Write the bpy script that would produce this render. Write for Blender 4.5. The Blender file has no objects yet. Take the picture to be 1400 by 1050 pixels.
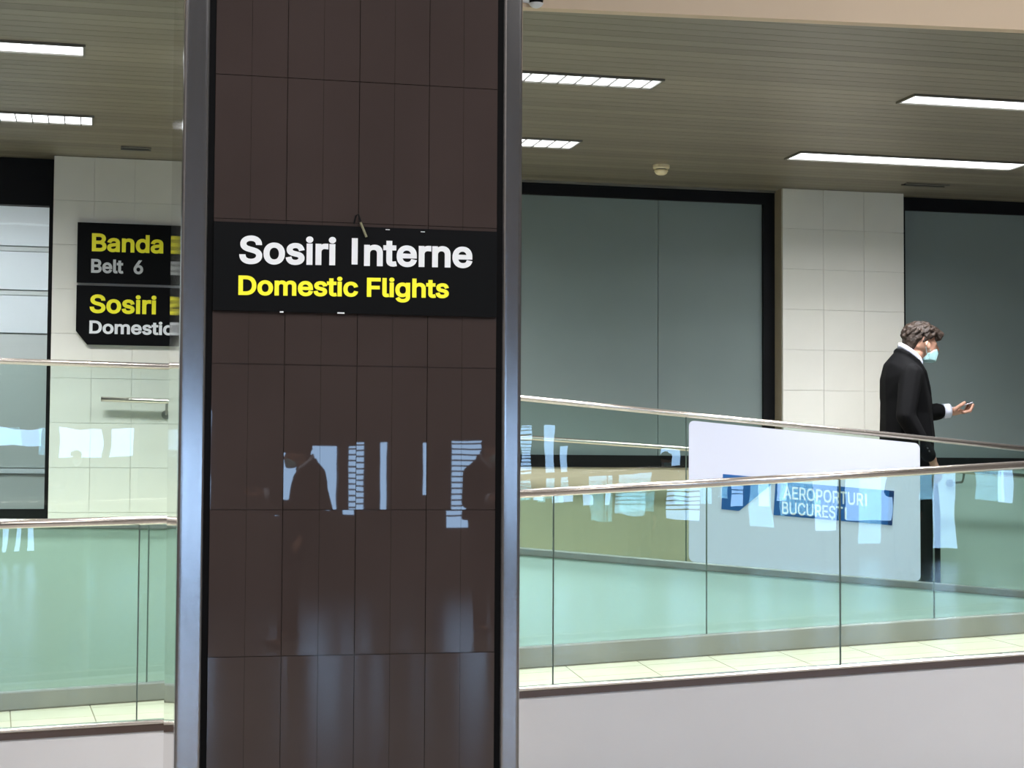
import bpy, bmesh, math, random
from mathutils import Vector, Matrix
from mathutils.geometry import delaunay_2d_cdt
random.seed(7)
scene = bpy.context.scene
C = scene.collection

# ------------------------------------------------------------------ camera
F, HOR, EYE = 2400.0, 640.0, 1.55
YAW = math.radians(13.3)
PITCH = math.atan((HOR - 525.0) / F)
ROLL = 0.0055
cam_data = bpy.data.cameras.new('camera')
cam = bpy.data.objects.new('camera', cam_data)
C.objects.link(cam)
RC = (Matrix.Rotation(-YAW, 3, 'Z') @ Matrix.Rotation(math.pi / 2 + PITCH, 3, 'X')
      @ Matrix.Rotation(ROLL, 3, 'Z'))
cam.matrix_world = Matrix.Translation((0, 0, EYE)) @ RC.to_4x4()
cam_data.sensor_fit = 'HORIZONTAL'
cam_data.sensor_width = 36.0
cam_data.lens = 36.0 * F / 1400.0
cam_data.clip_end = 200
scene.camera = cam

# ------------------------------------------------------------------ world, exposure, hall lights
world = bpy.data.worlds.new('world')
scene.world = world
world.use_nodes = True
bg = world.node_tree.nodes['Background']
bg.inputs[0].default_value = (0.43, 0.66, 1.0, 1)
bg.inputs[1].default_value = 14.0
scene.view_settings.view_transform = 'Standard'
scene.view_settings.look = 'None'
scene.view_settings.gamma = 1.0
scene.view_settings.exposure = 0.0
scene.view_settings.use_curve_mapping = False
scene.cycles.max_bounces = 10
scene.cycles.transparent_max_bounces = 24
scene.cycles.use_denoising = True
scene.cycles.use_light_tree = False
scene.cycles.sample_clamp_indirect = 6.0
scene.cycles.caustics_reflective = False
scene.cycles.caustics_refractive = False


def area_light(name, loc, rot, sx, sy, power, col=(1, 1, 1), spread=180, parent=None, portal=False):
    l = bpy.data.lights.new(name, 'AREA')
    l.shape = 'RECTANGLE'
    l.size, l.size_y = sx, sy
    l.energy = power
    l.color = col
    l.spread = math.radians(spread)
    if portal:
        l.cycles.is_portal = True
    o = bpy.data.objects.new(name, l)
    C.objects.link(o)
    o.location = loc
    o.rotation_euler = rot
    o.parent = parent
    return o


HALL_Z = 7.0
REAR_Y = -13.0
area_light('hall_ceiling_lamp', (-3.5, -1.0, HALL_Z - .05), (0, 0, 0), 5, 7, 900, (1.0, .975, .95))
area_light('hall_ceiling_lamp', (5.5, -1.0, HALL_Z - .05), (0, 0, 0), 5, 7, 900, (1.0, .975, .95))
area_light('window_portal', (3, REAR_Y + .15, 1.25), (math.pi / 2, 0, 0), 19, 2.4, 1, portal=True)


# ------------------------------------------------------------------ helpers
def srgb(r, g, b):
    def f(c):
        c /= 255.0
        return c / 12.92 if c <= .04045 else ((c + .055) / 1.055) ** 2.4
    return (f(r), f(g), f(b), 1)


def mat(name, col, rough=.5, metal=0.0, noise=0.0, nscale=20, bump=0.0, bscale=60, spec=.5, stretch=None,
        coat=0.0):
    m = bpy.data.materials.new(name)
    m.use_nodes = True
    nt = m.node_tree
    b = nt.nodes['Principled BSDF']
    b.inputs['Base Color'].default_value = col
    b.inputs['Roughness'].default_value = rough
    b.inputs['Metallic'].default_value = metal
    b.inputs['Specular IOR Level'].default_value = spec
    if coat:
        b.inputs['Coat Weight'].default_value = coat
        b.inputs['Coat Roughness'].default_value = .03
    if noise or bump:
        tc = nt.nodes.new('ShaderNodeTexCoord')
        mp = nt.nodes.new('ShaderNodeMapping')
        nt.links.new(tc.outputs['Object'], mp.inputs[0])
        if stretch:
            mp.inputs['Scale'].default_value = stretch
    if noise:
        n = nt.nodes.new('ShaderNodeTexNoise')
        n.inputs['Scale'].default_value = nscale
        n.inputs['Detail'].default_value = 4
        nt.links.new(mp.outputs[0], n.inputs['Vector'])
        r = nt.nodes.new('ShaderNodeValToRGB')
        r.color_ramp.elements[0].position = .3
        r.color_ramp.elements[1].position = .7
        lo = [max(0, c * (1 - noise)) for c in col[:3]] + [1]
        hi = [min(1, c * (1 + noise)) for c in col[:3]] + [1]
        r.color_ramp.elements[0].color = lo
        r.color_ramp.elements[1].color = hi
        nt.links.new(n.outputs[0], r.inputs[0])
        nt.links.new(r.outputs[0], b.inputs['Base Color'])
    if bump:
        n2 = nt.nodes.new('ShaderNodeTexNoise')
        n2.inputs['Scale'].default_value = bscale
        nt.links.new(mp.outputs[0], n2.inputs['Vector'])
        bp = nt.nodes.new('ShaderNodeBump')
        bp.inputs['Strength'].default_value = bump
        bp.inputs['Distance'].default_value = .01
        nt.links.new(n2.outputs[0], bp.inputs['Height'])
        nt.links.new(bp.outputs[0], b.inputs['Normal'])
    return m


def emit(name, col, strength):
    m = bpy.data.materials.new(name)
    m.use_nodes = True
    nt = m.node_tree
    nt.nodes.clear()
    e = nt.nodes.new('ShaderNodeEmission')
    e.inputs[0].default_value = col
    e.inputs[1].default_value = strength
    o = nt.nodes.new('ShaderNodeOutputMaterial')
    nt.links.new(e.outputs[0], o.inputs[0])
    return m


def glass(name, tint, ior=1.75):
    m = bpy.data.materials.new(name)
    m.use_nodes = True
    nt = m.node_tree
    nt.nodes.clear()
    t = nt.nodes.new('ShaderNodeBsdfTransparent')
    t.inputs[0].default_value = tint
    g = nt.nodes.new('ShaderNodeBsdfGlossy')
    g.inputs['Roughness'].default_value = .0
    g.inputs[0].default_value = (.95, 1, 1, 1)
    fr = nt.nodes.new('ShaderNodeFresnel')
    fr.inputs[0].default_value = ior
    ge = nt.nodes.new('ShaderNodeNewGeometry')
    sub = nt.nodes.new('ShaderNodeMath')
    sub.operation = 'SUBTRACT'
    sub.inputs[0].default_value = 1
    nt.links.new(ge.outputs['Backfacing'], sub.inputs[1])
    mul = nt.nodes.new('ShaderNodeMath')
    mul.operation = 'MULTIPLY'
    nt.links.new(fr.outputs[0], mul.inputs[0])
    nt.links.new(sub.outputs[0], mul.inputs[1])
    mx = nt.nodes.new('ShaderNodeMixShader')
    nt.links.new(mul.outputs[0], mx.inputs[0])
    nt.links.new(t.outputs[0], mx.inputs[1])
    nt.links.new(g.outputs[0], mx.inputs[2])
    o = nt.nodes.new('ShaderNodeOutputMaterial')
    nt.links.new(mx.outputs[0], o.inputs[0])
    # gentle waviness of toughened glass
    tc = nt.nodes.new('ShaderNodeTexCoord')
    n2 = nt.nodes.new('ShaderNodeTexNoise')
    n2.inputs['Scale'].default_value = 2.2
    nt.links.new(tc.outputs['Object'], n2.inputs['Vector'])
    bp = nt.nodes.new('ShaderNodeBump')
    bp.inputs['Strength'].default_value = .03
    bp.inputs['Distance'].default_value = .02
    nt.links.new(n2.outputs[0], bp.inputs['Height'])
    nt.links.new(bp.outputs[0], g.inputs['Normal'])
    return m


M = dict(
    brown=mat('brown_tile', srgb(60, 51, 49), .012, noise=.07, nscale=3, bump=.010, bscale=4, spec=.5),
    joint=mat('dark_joint', srgb(40, 34, 32), .8),
    black=mat('black_rubber', srgb(4, 4, 5), .7, spec=.1),
    steel=mat('brushed_steel', srgb(178, 176, 178), .15, .92, noise=.05, nscale=12, stretch=(30, 30, .3)),
    side=mat('polished_side', srgb(190, 186, 178), .06, 1.0),
    rail=mat('rail_steel', srgb(232, 222, 214), .24, .9),
    band=mat('band_steel', srgb(152, 151, 147), .38, .4, noise=.14, nscale=3, stretch=(1, 1, .2)),
    glass=glass('guard_glass', (.86, .926, .908, 1), 1.6),
    gedge=mat('glass_edge', srgb(96, 112, 104), .4),
    clear=glass('window_glass', (.97, .985, .985, 1), 1.5),
    white=mat('white_plaster', srgb(226, 224, 222), .55, noise=.02, nscale=2),
    fascia=mat('pale_fascia', srgb(238, 236, 238), .35, noise=.02, nscale=1.5),
    pil=mat('pillar_tile', srgb(226, 224, 214), .25, noise=.02, nscale=4),
    grout=mat('pillar_grout', srgb(222, 219, 209), .8),
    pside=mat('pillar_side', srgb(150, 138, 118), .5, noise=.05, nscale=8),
    beige=mat('beige_wall', srgb(206, 190, 166), .5, noise=.03, nscale=3),
    mfascia=mat('pale_green_fascia', srgb(222, 243, 236), .4, noise=.02, nscale=1.5),
    dtrim=mat('dark_reflection_trim', srgb(112, 94, 86), .35, .6),  # lower part of the steel channel; its dark reflection is painted in as brown
    lfascia=mat('dimmed_fascia', srgb(192, 208, 194), .4, noise=.02, nscale=1.5),  # duller copy of the green fascia, weaker light on the left put into colour
    bulk=mat('bulkhead_paint', srgb(212, 190, 163), .6, noise=.02, nscale=2),
    gwall=mat('grey_green_wall', srgb(244, 247, 245), .5, noise=.03, nscale=3),
    frost=mat('frosted_pane', srgb(126, 138, 136), .35, noise=.03, nscale=2.5),
    frame=mat('black_frame', srgb(10, 11, 14), .6, spec=.2),
    slat=mat('ceiling_slat', srgb(132, 125, 110), .45, .35, noise=.05, nscale=2, stretch=(.5, 6, 6)),
    void=mat('ceiling_void', srgb(66, 63, 55), .9),
    tile=mat('floor_tile', srgb(214, 206, 182), .3, noise=.05, nscale=5),
    tgrout=mat('floor_grout', srgb(150, 140, 118), .9),
    hall=mat('hall_floor', srgb(140, 136, 130), .22, noise=.06, nscale=3),
    hwall=mat('hall_wall', srgb(104, 100, 96), .7, noise=.04, nscale=2),
    hceil=mat('hall_ceiling', srgb(120, 114, 106), .8),
    signblk=mat('sign_black', srgb(4, 5, 7), .65, spec=.12),
    tw=mat('letter_white', srgb(230, 232, 236), .5),
    ty=mat('letter_yellow', srgb(252, 244, 40), .5),
    twg=mat('letter_grey', srgb(196, 198, 200), .5),
    lamp=emit('tube_glow', (.93, .96, 1.0, 1), 3.2),
    lframe=mat('lamp_frame', srgb(120, 118, 108), .4, .5),
    cream=mat('cream_plastic', srgb(226, 214, 176), .4),
    banner=mat('banner_white', srgb(228, 231, 250), .4),
    blue=mat('logo_blue', srgb(36, 98, 170), .4),
    navy=mat('logo_navy', srgb(22, 58, 112), .4),
    board=mat('pale_board', srgb(240, 244, 246), .5, noise=.02, nscale=2),
    boardg=mat('board_grey', srgb(212, 215, 210), .5),
    skin=mat('skin', srgb(196, 148, 126), .5, noise=.06, nscale=20),
    hair=mat('hair', srgb(46, 33, 24), .6, noise=.5, nscale=40, bump=.6, bscale=70),
    suit=mat('black_suit', srgb(7, 7, 9), .85, noise=.1, nscale=60, spec=.15),
    trouser=mat('dark_trousers', srgb(14, 15, 19), .85, spec=.15),
    shirt=mat('white_shirt', srgb(226, 230, 246), .6),
    mask=mat('mask_blue', srgb(178, 222, 226), .7),
    shoe=mat('shoe_black', srgb(16, 15, 15), .3),
    phone=mat('phone_white', srgb(236, 226, 240), .3),
    wire=mat('wire', srgb(150, 148, 120), .4, .3),
)

nt = M['slat'].node_tree
oi = nt.nodes.new('ShaderNodeObjectInfo')
mr = nt.nodes.new('ShaderNodeMapRange')
mr.inputs['To Min'].default_value = .84
mr.inputs['To Max'].default_value = 1.14
nt.links.new(oi.outputs['Random'], mr.inputs['Value'])
hs = nt.nodes.new('ShaderNodeHueSaturation')
b_ = nt.nodes['Principled BSDF']
src = b_.inputs['Base Color'].links[0].from_socket
nt.links.new(src, hs.inputs['Color'])
nt.links.new(mr.outputs[0], hs.inputs['Value'])
nt.links.new(hs.outputs[0], b_.inputs['Base Color'])


def finish(bm, smooth=False):
    bmesh.ops.recalc_face_normals(bm, faces=bm.faces)
    if smooth:
        for f in bm.faces:
            f.smooth = True


def obj(name, bm, m, parent=None, smooth=False, recalc=True):
    if recalc:
        finish(bm, smooth)
    me = bpy.data.meshes.new(name)
    bm.to_mesh(me)
    bm.free()
    if m:
        me.materials.append(m)
    o = bpy.data.objects.new(name, me)
    C.objects.link(o)
    if parent:
        o.parent = parent
        o.matrix_parent_inverse = Matrix.Identity(4)
        o.location = -parent.location if parent.rotation_euler.z == 0 else (0, 0, 0)
    return o


def tag(o, label=None, cat=None, group=None, kind=None):
    if label:
        o['label'] = label
    if cat:
        o['category'] = cat
    if group:
        o['group'] = group
    if kind:
        o['kind'] = kind
    return o


def thing(name, loc, label=None, cat=None, group=None, kind=None):
    o = bpy.data.objects.new(name, None)
    o.empty_display_size = .1
    C.objects.link(o)
    o.location = loc
    return tag(o, label, cat, group, kind)


def box(bm, lo, hi, bevel=0.0):
    lo, hi = Vector(lo), Vector(hi)
    r = bmesh.ops.create_cube(bm, size=1)
    vs = r['verts']
    c, s = (lo + hi) / 2, hi - lo
    for v in vs:
        v.co = Vector((v.co.x * s.x, v.co.y * s.y, v.co.z * s.z)) + c
    if bevel:
        es = list({e for v in vs for e in v.link_edges})
        bmesh.ops.bevel(bm, geom=es, offset=bevel, segments=2, affect='EDGES', profile=.5)
    return bm


def boxo(name, lo, hi, m, parent=None, bevel=0.0):
    return obj(name, box(bmesh.new(), lo, hi, bevel), m, parent)


def prism(bm, pts, off):
    """closed polygon pts (3D) extruded by vector off"""
    a = [bm.verts.new(Vector(p)) for p in pts]
    b = [bm.verts.new(Vector(p) + Vector(off)) for p in pts]
    n = len(a)
    bm.faces.new(a)
    bm.faces.new(b[::-1])
    for i in range(n):
        bm.faces.new((a[i], b[i], b[(i + 1) % n], a[(i + 1) % n]))
    return bm


def tube(bm, pts, r, seg=14):
    pts = [Vector(p) for p in pts]
    rings = []
    for i, p in enumerate(pts):
        d = (pts[min(i + 1, len(pts) - 1)] - pts[max(i - 1, 0)]).normalized()
        u = d.cross(Vector((0, 0, 1)))
        if u.length < 1e-4:
            u = d.cross(Vector((0, 1, 0)))
        u.normalize()
        w = u.cross(d)
        rings.append([bm.verts.new(p + r * (math.cos(2 * math.pi * k / seg) * u + math.sin(2 * math.pi * k / seg) * w))
                      for k in range(seg)])
    for a, b in zip(rings, rings[1:]):
        for k in range(seg):
            bm.faces.new((a[k], a[(k + 1) % seg], b[(k + 1) % seg], b[k]))
    bm.faces.new(rings[0][::-1])
    bm.faces.new(rings[-1])
    return bm


def ray(px, py):
    return RC @ Vector(((px - 700.0) / F, (525.0 - py) / F, -1.0))


CAM = Vector((0, 0, EYE))


def unp(px, py, D):
    return CAM + ray(px, py) * D


def onY(px, py, Y):
    d = ray(px, py)
    return CAM + d * (Y / d.y)


def onZ(px, py, Z):
    d = ray(px, py)
    return CAM + d * ((Z - EYE) / d.z)


FONT = None
try:                                        # Blender's own interface typeface; falls back to the built-in one
    import os
    FONT = bpy.data.fonts.load(os.path.join(bpy.utils.resource_path('LOCAL'), 'datafiles', 'fonts', 'Inter.woff2'))
except Exception:
    FONT = None


def text_bm(s, bold=.012):
    """flat mesh of a line of text; every outline is filled on its own, so overlapping strokes stay solid"""
    cu = bpy.data.curves.new('text', 'FONT')
    cu.body = s
    if FONT:
        cu.font = FONT
    o = bpy.data.objects.new('text', cu)
    C.objects.link(o)
    dg = bpy.context.evaluated_depsgraph_get()
    raw = o.to_curve(dg)
    loops = []
    for q in raw.splines:
        if q.type == 'BEZIER':
            pts = [(p.co.copy(), p.handle_left.copy(), p.handle_right.copy()) for p in q.bezier_points]
        else:
            pts = [(p.co.to_3d(), p.co.to_3d(), p.co.to_3d()) for p in q.points]
        poly = []
        for k, p in enumerate(pts):
            r = pts[(k + 1) % len(pts)]
            ch_ = (r[0] - p[0])
            flat = ch_.length < 1e-6 or max(abs(ch_.cross(p[2] - p[0]).z), abs(ch_.cross(r[1] - r[0]).z)) / max(ch_.length, 1e-6) < .002
            for t in ((0,) if flat else (0, .25, .5, .75)):
                u = 1 - t
                v = p[0] * u ** 3 + p[2] * 3 * u * u * t + r[1] * 3 * u * t * t + r[0] * t ** 3
                if not poly or (Vector((v.x, v.y)) - poly[-1]).length > 1e-4:
                    poly.append(Vector((v.x, v.y)))
        if (poly[0] - poly[-1]).length < 1e-4:
            poly.pop()
        if len(poly) > 2:
            loops.append(poly)
    o.to_curve_clear()
    bpy.data.objects.remove(o)
    bpy.data.curves.remove(cu)
    ar = lambda P: sum(a.x * b.y - b.x * a.y for a, b in zip(P, P[1:] + P[:1])) / 2
    sgn = 1 if ar(max(loops, key=lambda P: abs(ar(P)))) > 0 else -1
    fat = []
    for P in loops:                                     # embolden: push every outline away from the ink
        Q = []
        n = len(P)
        for k in range(n):
            e0 = (P[k] - P[k - 1]).normalized()
            e1 = (P[(k + 1) % n] - P[k]).normalized()
            n0, n1 = Vector((e0.y, -e0.x)) * sgn, Vector((e1.y, -e1.x)) * sgn
            m = n0 + n1
            m = m / max(m.length_squared, .6) * 2
            Q.append(P[k] + m * bold)
        fat.append(Q)
    vs, es = [], []
    for Q in fat:
        b = len(vs)
        vs += Q
        es += [(b + k, b + (k + 1) % len(Q)) for k in range(len(Q))]
    ov, oe, of, *_ = delaunay_2d_cdt(vs, es, [], 0, 1e-5)
    bm = bmesh.new()
    bv = [bm.verts.new((v.x, v.y, 0)) for v in ov]
    for f in of:
        c = sum((ov[k] for k in f), Vector((0, 0))) / len(f)
        w = 0
        for Q in fat:
            for a, b in zip(Q, Q[1:] + Q[:1]):
                if a.y <= c.y < b.y and (b.x - a.x) * (c.y - a.y) - (c.x - a.x) * (b.y - a.y) > 0:
                    w += 1
                elif b.y <= c.y < a.y and (b.x - a.x) * (c.y - a.y) - (c.x - a.x) * (b.y - a.y) < 0:
                    w -= 1
        if w * sgn > 0:
            bm.faces.new([bv[k] for k in f])
    bmesh.ops.delete(bm, geom=[v for v in bm.verts if not v.link_faces], context='VERTS')
    return bm


def lettering(name, s, fn, w, cap, m, parent, bold=.02, thick=(0, -.002, 0)):
    """text laid out to width w with capitals cap high; fn maps (u,v) to world"""
    h = text_bm('H', bold)
    ch = max(v.co.y for v in h.verts)
    h.free()
    bm = text_bm(s, bold)
    x0 = min(v.co.x for v in bm.verts)
    x1 = max(v.co.x for v in bm.verts)
    seen, isl = set(), []
    for v in bm.verts:
        if v in seen:
            continue
        stack, comp = [v], []
        seen.add(v)
        while stack:
            q = stack.pop()
            comp.append(q)
            for e in q.link_edges:
                o = e.other_vert(q)
                if o not in seen:
                    seen.add(o)
                    stack.append(o)
        isl.append([min(q.co.x for q in comp), max(q.co.x for q in comp), comp])
    isl.sort(key=lambda t: t[0])
    letters = []
    for a, b, comp in isl:
        if letters and min(b, letters[-1][1]) - max(a, letters[-1][0]) > .5 * min(b - a, letters[-1][1] - letters[-1][0]):
            letters[-1][0] = min(a, letters[-1][0])
            letters[-1][1] = max(b, letters[-1][1])
            letters[-1][2] += comp
        else:
            letters.append([a, b, list(comp)])
    chars = [c for c in s if c != ' ']
    for k, (a, b, comp) in enumerate(letters):
        nb = bmesh.new()
        put = lambda x, y: nb.verts.new(fn((x - x0) / (x1 - x0) * w, y / ch * cap))
        if len(chars) == len(letters) and chars[k] == 'I':      # plain upright stroke without serifs
            c_, h_ = (a + b) / 2, .105 * ch
            nb.faces.new([put(c_ - h_, 0), put(c_ + h_, 0), put(c_ + h_, ch), put(c_ - h_, ch)])
        else:
            mp = {q: put(q.co.x, q.co.y) for q in comp}
            for f in {f for q in comp for f in q.link_faces}:
                nb.faces.new([mp[q] for q in f.verts])
        r = bmesh.ops.extrude_face_region(nb, geom=list(nb.faces))
        for g in r['geom']:
            if isinstance(g, bmesh.types.BMVert):
                g.co += Vector(thick)
        obj('letter', nb, m, parent)
    bm.free()


# ------------------------------------------------------------------ key planes
YP = onY(1150, 400, 1).normalized() and 11.53      # front face of the wall pillars
ZC = onY(1150, 260.5, YP).z                        # ceiling height
# window plane: the pillar's left flank spans px 1070 -> 1057
XPL = onY(1070, 400, YP).x
d_ = ray(1057, 400)
YW = XPL / d_.x * d_.y
XPR = onY(1236, 400, YP).x
XQL = onY(72.5, 300, YP).x
XQR = onY(292, 300, YP).x
YB = onZ(1070, 25, ZC).y                           # bulkhead
XL, XR = -7.0, 13.0

# ------------------------------------------------------------------ hall shell
tag(boxo('floor', (XL, REAR_Y, -.1), (XR, YW + 2.6, 0), M['hall']), kind='structure')
tag(boxo('ceiling', (XL, REAR_Y, HALL_Z), (XR, YB + 1.5, HALL_Z + .1), M['hceil']), kind='structure')
tag(boxo('wall_left', (XL - .1, REAR_Y, 0), (XL, YW + 2.6, HALL_Z), M['hwall']), kind='structure')
tag(boxo('wall_right', (XR, REAR_Y, 0), (XR + .1, YW + 2.6, HALL_Z), M['hwall']), kind='structure')
b0, b1 = onZ(735, 9.5, ZC), onZ(1400, 40, ZC)
bulk_y = lambda x: b0.y + (b1.y - b0.y) * (x - b0.x) / (b1.x - b0.x)
tag(obj('wall_bulkhead', prism(bmesh.new(), [(XL, bulk_y(XL), ZC - .003), (XR, bulk_y(XR), ZC - .003), (XR, bulk_y(XR), HALL_Z + .1),
                                             (XL, bulk_y(XL), HALL_Z + .1)], (0, .06, 0)), M['bulk']), kind='structure')
YB0 = min(bulk_y(XL), bulk_y(XR))

# rear facade with door-height glazing
OP = [(-5.6, -4.6, 1.0, 2.3), (-4.3, -3.0, 1.0, 2.3), (-2.3, -1.45, 1.9, 2.3), (-1.17, -.36, 1.7, 2.3),
      (-.23, .39, 1.7, 2.3), (.72, .8, .12, 2.0), (.86, .96, .12, 2.2), (1.03, 1.12, .12, 2.0), (1.2, 1.34, .12, 2.2), 
      (2.28, 2.49, 1.0, 1.9), (2.62, 3.02, .95, 1.9), (3.15, 3.33, .9, 1.9), (3.52, 3.64, .9, 1.9),
      (4.08, 4.18, 1.2, 1.9), (4.6, 5.15, .7, 1.9), (5.65, 5.88, .9, 2.4), (6.13, 6.35, .9, 2.4),
      (6.45, 6.65, 1.0, 2.0), (7.05, 7.5, .5, 1.5), (7.6, 8.4, .7, 1.5), (8.5, 8.9, 1.2, 1.95),
      (9.08, 9.54, .2, 1.8), (10.2, 10.5, 1.0, 2.0), (11.2, 11.8, 1.0, 2.0)]
wr = thing('wall_rear', (3, REAR_Y, 0), kind='structure')
bm = bmesh.new()
xs = [XL] + [v for o in OP for v in o[:2]] + [XR]
for a, b in zip(xs[0::2], xs[1::2]):
    box(bm, (a, REAR_Y - .2, -.1), (b, REAR_Y, HALL_Z + .1))
for a, b, z0, z1 in OP:
    box(bm, (a, REAR_Y - .2, -.1), (b, REAR_Y, z0))
    box(bm, (a, REAR_Y - .2, z1), (b, REAR_Y, HALL_Z + .1))
obj('masonry', bm, M['hwall'], wr)
for i, (a, b, OZ0, OZ1) in enumerate(OP):
    w = thing('window_%d' % (i + 4), (a, REAR_Y, OZ0), kind='structure')
    bm = bmesh.new()
    t = .012
    box(bm, (a, REAR_Y - .12, OZ0), (a + t, REAR_Y - .06, OZ1))
    box(bm, (b - t, REAR_Y - .12, OZ0), (b, REAR_Y - .06, OZ1))
    box(bm, (a, REAR_Y - .12, OZ1 - t), (b, REAR_Y - .06, OZ1))
    box(bm, (a, REAR_Y - .12, OZ0), (b, REAR_Y - .06, OZ0 + t))
    obj('frame', bm, M['frame'], w)
    boxo('pane', (a + t, REAR_Y - .095, OZ0 + t), (b - t, REAR_Y - .085, OZ1 - t), M['clear'], w)
    if i in (11, 14, 15):
        for k in range(int((OZ1 - OZ0) / .085)):
            boxo('blind_slat', (a + t, REAR_Y - .05, OZ1 - .06 - k * .075), (b - t, REAR_Y - .045, OZ1 - .04 - k * .075),
                 M['hwall'], w)

# ------------------------------------------------------------------ slatted ceiling over the ramps
ce = thing('ceiling', (2, (YB + YW) / 2, ZC), kind='structure')
obj('ceiling_slab', prism(bmesh.new(), [(XL, bulk_y(XL) + .06, ZC + .05), (XR, bulk_y(XR) + .06, ZC + .05), (XR, YW + 2.6, ZC + .05),
                                        (XL, YW + 2.6, ZC + .05)], (0, 0, .07)), M['void'], ce)
SW = .1
n = int((YW + .1 - YB0) / SW) + 1
for k in range(n):
    y = YB0 + SW * (k + .5)
    y0_, y1_ = y - SW / 2 + .0018, y + SW / 2 - .0018
    sl = (bulk_y(XR) - bulk_y(XL)) / (XR - XL)

    def span(yy):
        c_ = XL + (yy - .05 - bulk_y(XL)) / sl
        c_ = max(XL, min(XR, c_))
        return (XL, c_) if sl > 0 else (c_, XR)
    (a0, b0_), (a1, b1_) = span(y0_), span(y1_)
    if b1_ - a1 < .2:
        continue
    if b0_ - a0 < .01:
        a0, b0_ = (XL, XL + .01) if sl > 0 else (XR - .01, XR)
    obj('slat', prism(bmesh.new(), [(a0, y0_, ZC), (b0_, y0_, ZC), (b1_, y1_, ZC), (a1, y1_, ZC)], (0, 0, .014)), M['slat'], ce)
tag(boxo('trim_1', (XQR, YW - .05, ZC - .015), (XPL, YW - .02, ZC), M['lframe']), kind='structure')


# ------------------------------------------------------------------ ceiling lights
def ceiling_light(x0, x1, y0, y1, label, louver, power):
    t = thing('ceiling_light', ((x0 + x1) / 2, (y0 + y1) / 2, ZC), label, 'ceiling light', 'strip lights in the slatted ceiling')
    e = .012
    bm = bmesh.new()
    box(bm, (x0 - e, y0 - e, ZC - .012), (x1 + e, y0, ZC + .01))
    box(bm, (x0 - e, y1, ZC - .012), (x1 + e, y1 + e, ZC + .01))
    box(bm, (x0 - e, y0, ZC - .012), (x0, y1, ZC + .01))
    box(bm, (x1, y0, ZC - .012), (x1 + e, y1, ZC + .01))
    obj('frame', bm, M['lframe'], t)
    boxo('diffuser', (x0, y0, ZC - .004), (x1, y1, ZC - .001), M['lamp'], t)
    if louver:
        bm = bmesh.new()
        k = x0 + .06
        while k < x1:
            box(bm, (k, y0, ZC - .012), (k + .006, y1, ZC - .0045))
            k += .09
        obj('louver', bm, M['lframe'], t)
    for k, (sp_, sh) in enumerate(((96, .32), (122, .36), (150, .32))):      # louvre cut-off, softened over three cones
        area_light('lamp_glow', (0, 0, -.016 - .001 * k), (0, 0, 0), x1 - x0, y1 - y0, power * sh, (.97, .98, 1.0), sp_, t)
    return t


rows = []
r1a, r1b = onZ(800, 102, ZC), onZ(800, 114, ZC)
r2a, r2b = onZ(1238, 214, ZC), onZ(1238, 224, ZC)
R1 = (r1a.y, r1b.y)
R2 = (r2a.y, r2b.y)


def x_at(px, Y):
    d = ray(px, 150)
    return d.x / d.y * Y


y1m, y2m = sum(R1) / 2, sum(R2) / 2
L1 = x_at(897, y1m), x_at(1240, y1m)
e1 = x_at(112, y1m)
per1 = L1[0] - e1
len1 = per1 - (L1[1] - L1[0])
L2a, L2b = x_at(1085, y2m), x_at(1392, y2m)
e2, e2l = x_at(786, y2m), x_at(126, y2m)
len2 = L2b - L2a
PW1, PW2 = 55, 68
ceiling_light(e1 - len1, e1, *R1, 'bright strip light in near row, upper left edge of ceiling', False, PW1 * .7)
ceiling_light(L1[0] - len1, L1[0], *R1, 'louvred strip light in near row, half hidden behind the column', True, PW1)
ceiling_light(L1[1], L1[1] + len1, *R1, 'bright strip light in near row, cut by the right picture edge', False, PW1)
ceiling_light(e2l - len2, e2l, *R2, 'strip light in far row above the baggage belt sign', True, PW2)
ceiling_light(e2 - len2, e2, *R2, 'short visible end of louvred strip light in far row beside the column', True, PW2)
ceiling_light(L2a, L2b, *R2, 'whole bright strip light in far row above the man', False, PW2)

# smoke detector and small ceiling fittings
p = onZ(904, 226, ZC)
t = thing('smoke_detector', p, 'round cream smoke detector on the slatted ceiling', 'smoke detector')
for nm, prof, m in (('base', [(.055, 0), (.055, -.018), (.05, -.026), (.0, -.026)], 'cream'),
                    ('sensor_cap', [(.044, -.032), (.046, -.04), (.036, -.056), (.02, -.064), (0, -.066)], 'cream'),
                    ('neck', [(.036, -.024), (.036, -.034)], 'lframe')):
    bm = bmesh.new()
    S = 24
    rings = []
    for r, z in prof:
        if r == 0:
            rings.append([bm.verts.new((0, 0, z))])
        else:
            rings.append([bm.verts.new((r * math.cos(a * 2 * math.pi / S), r * math.sin(a * 2 * math.pi / S), z)) for a in range(S)])
    for a, b in zip(rings, rings[1:]):
        for k in range(S):
            if len(b) == 1:
                bm.faces.new((a[k], a[(k + 1) % S], b[0]))
            else:
                bm.faces.new((a[k], a[(k + 1) % S], b[(k + 1) % S], b[k]))
    if nm != 'base':
        bm.faces.new(rings[0])
    o = obj(nm, bm, M[m], t)
    o.location = (0, 0, 0)
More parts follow.
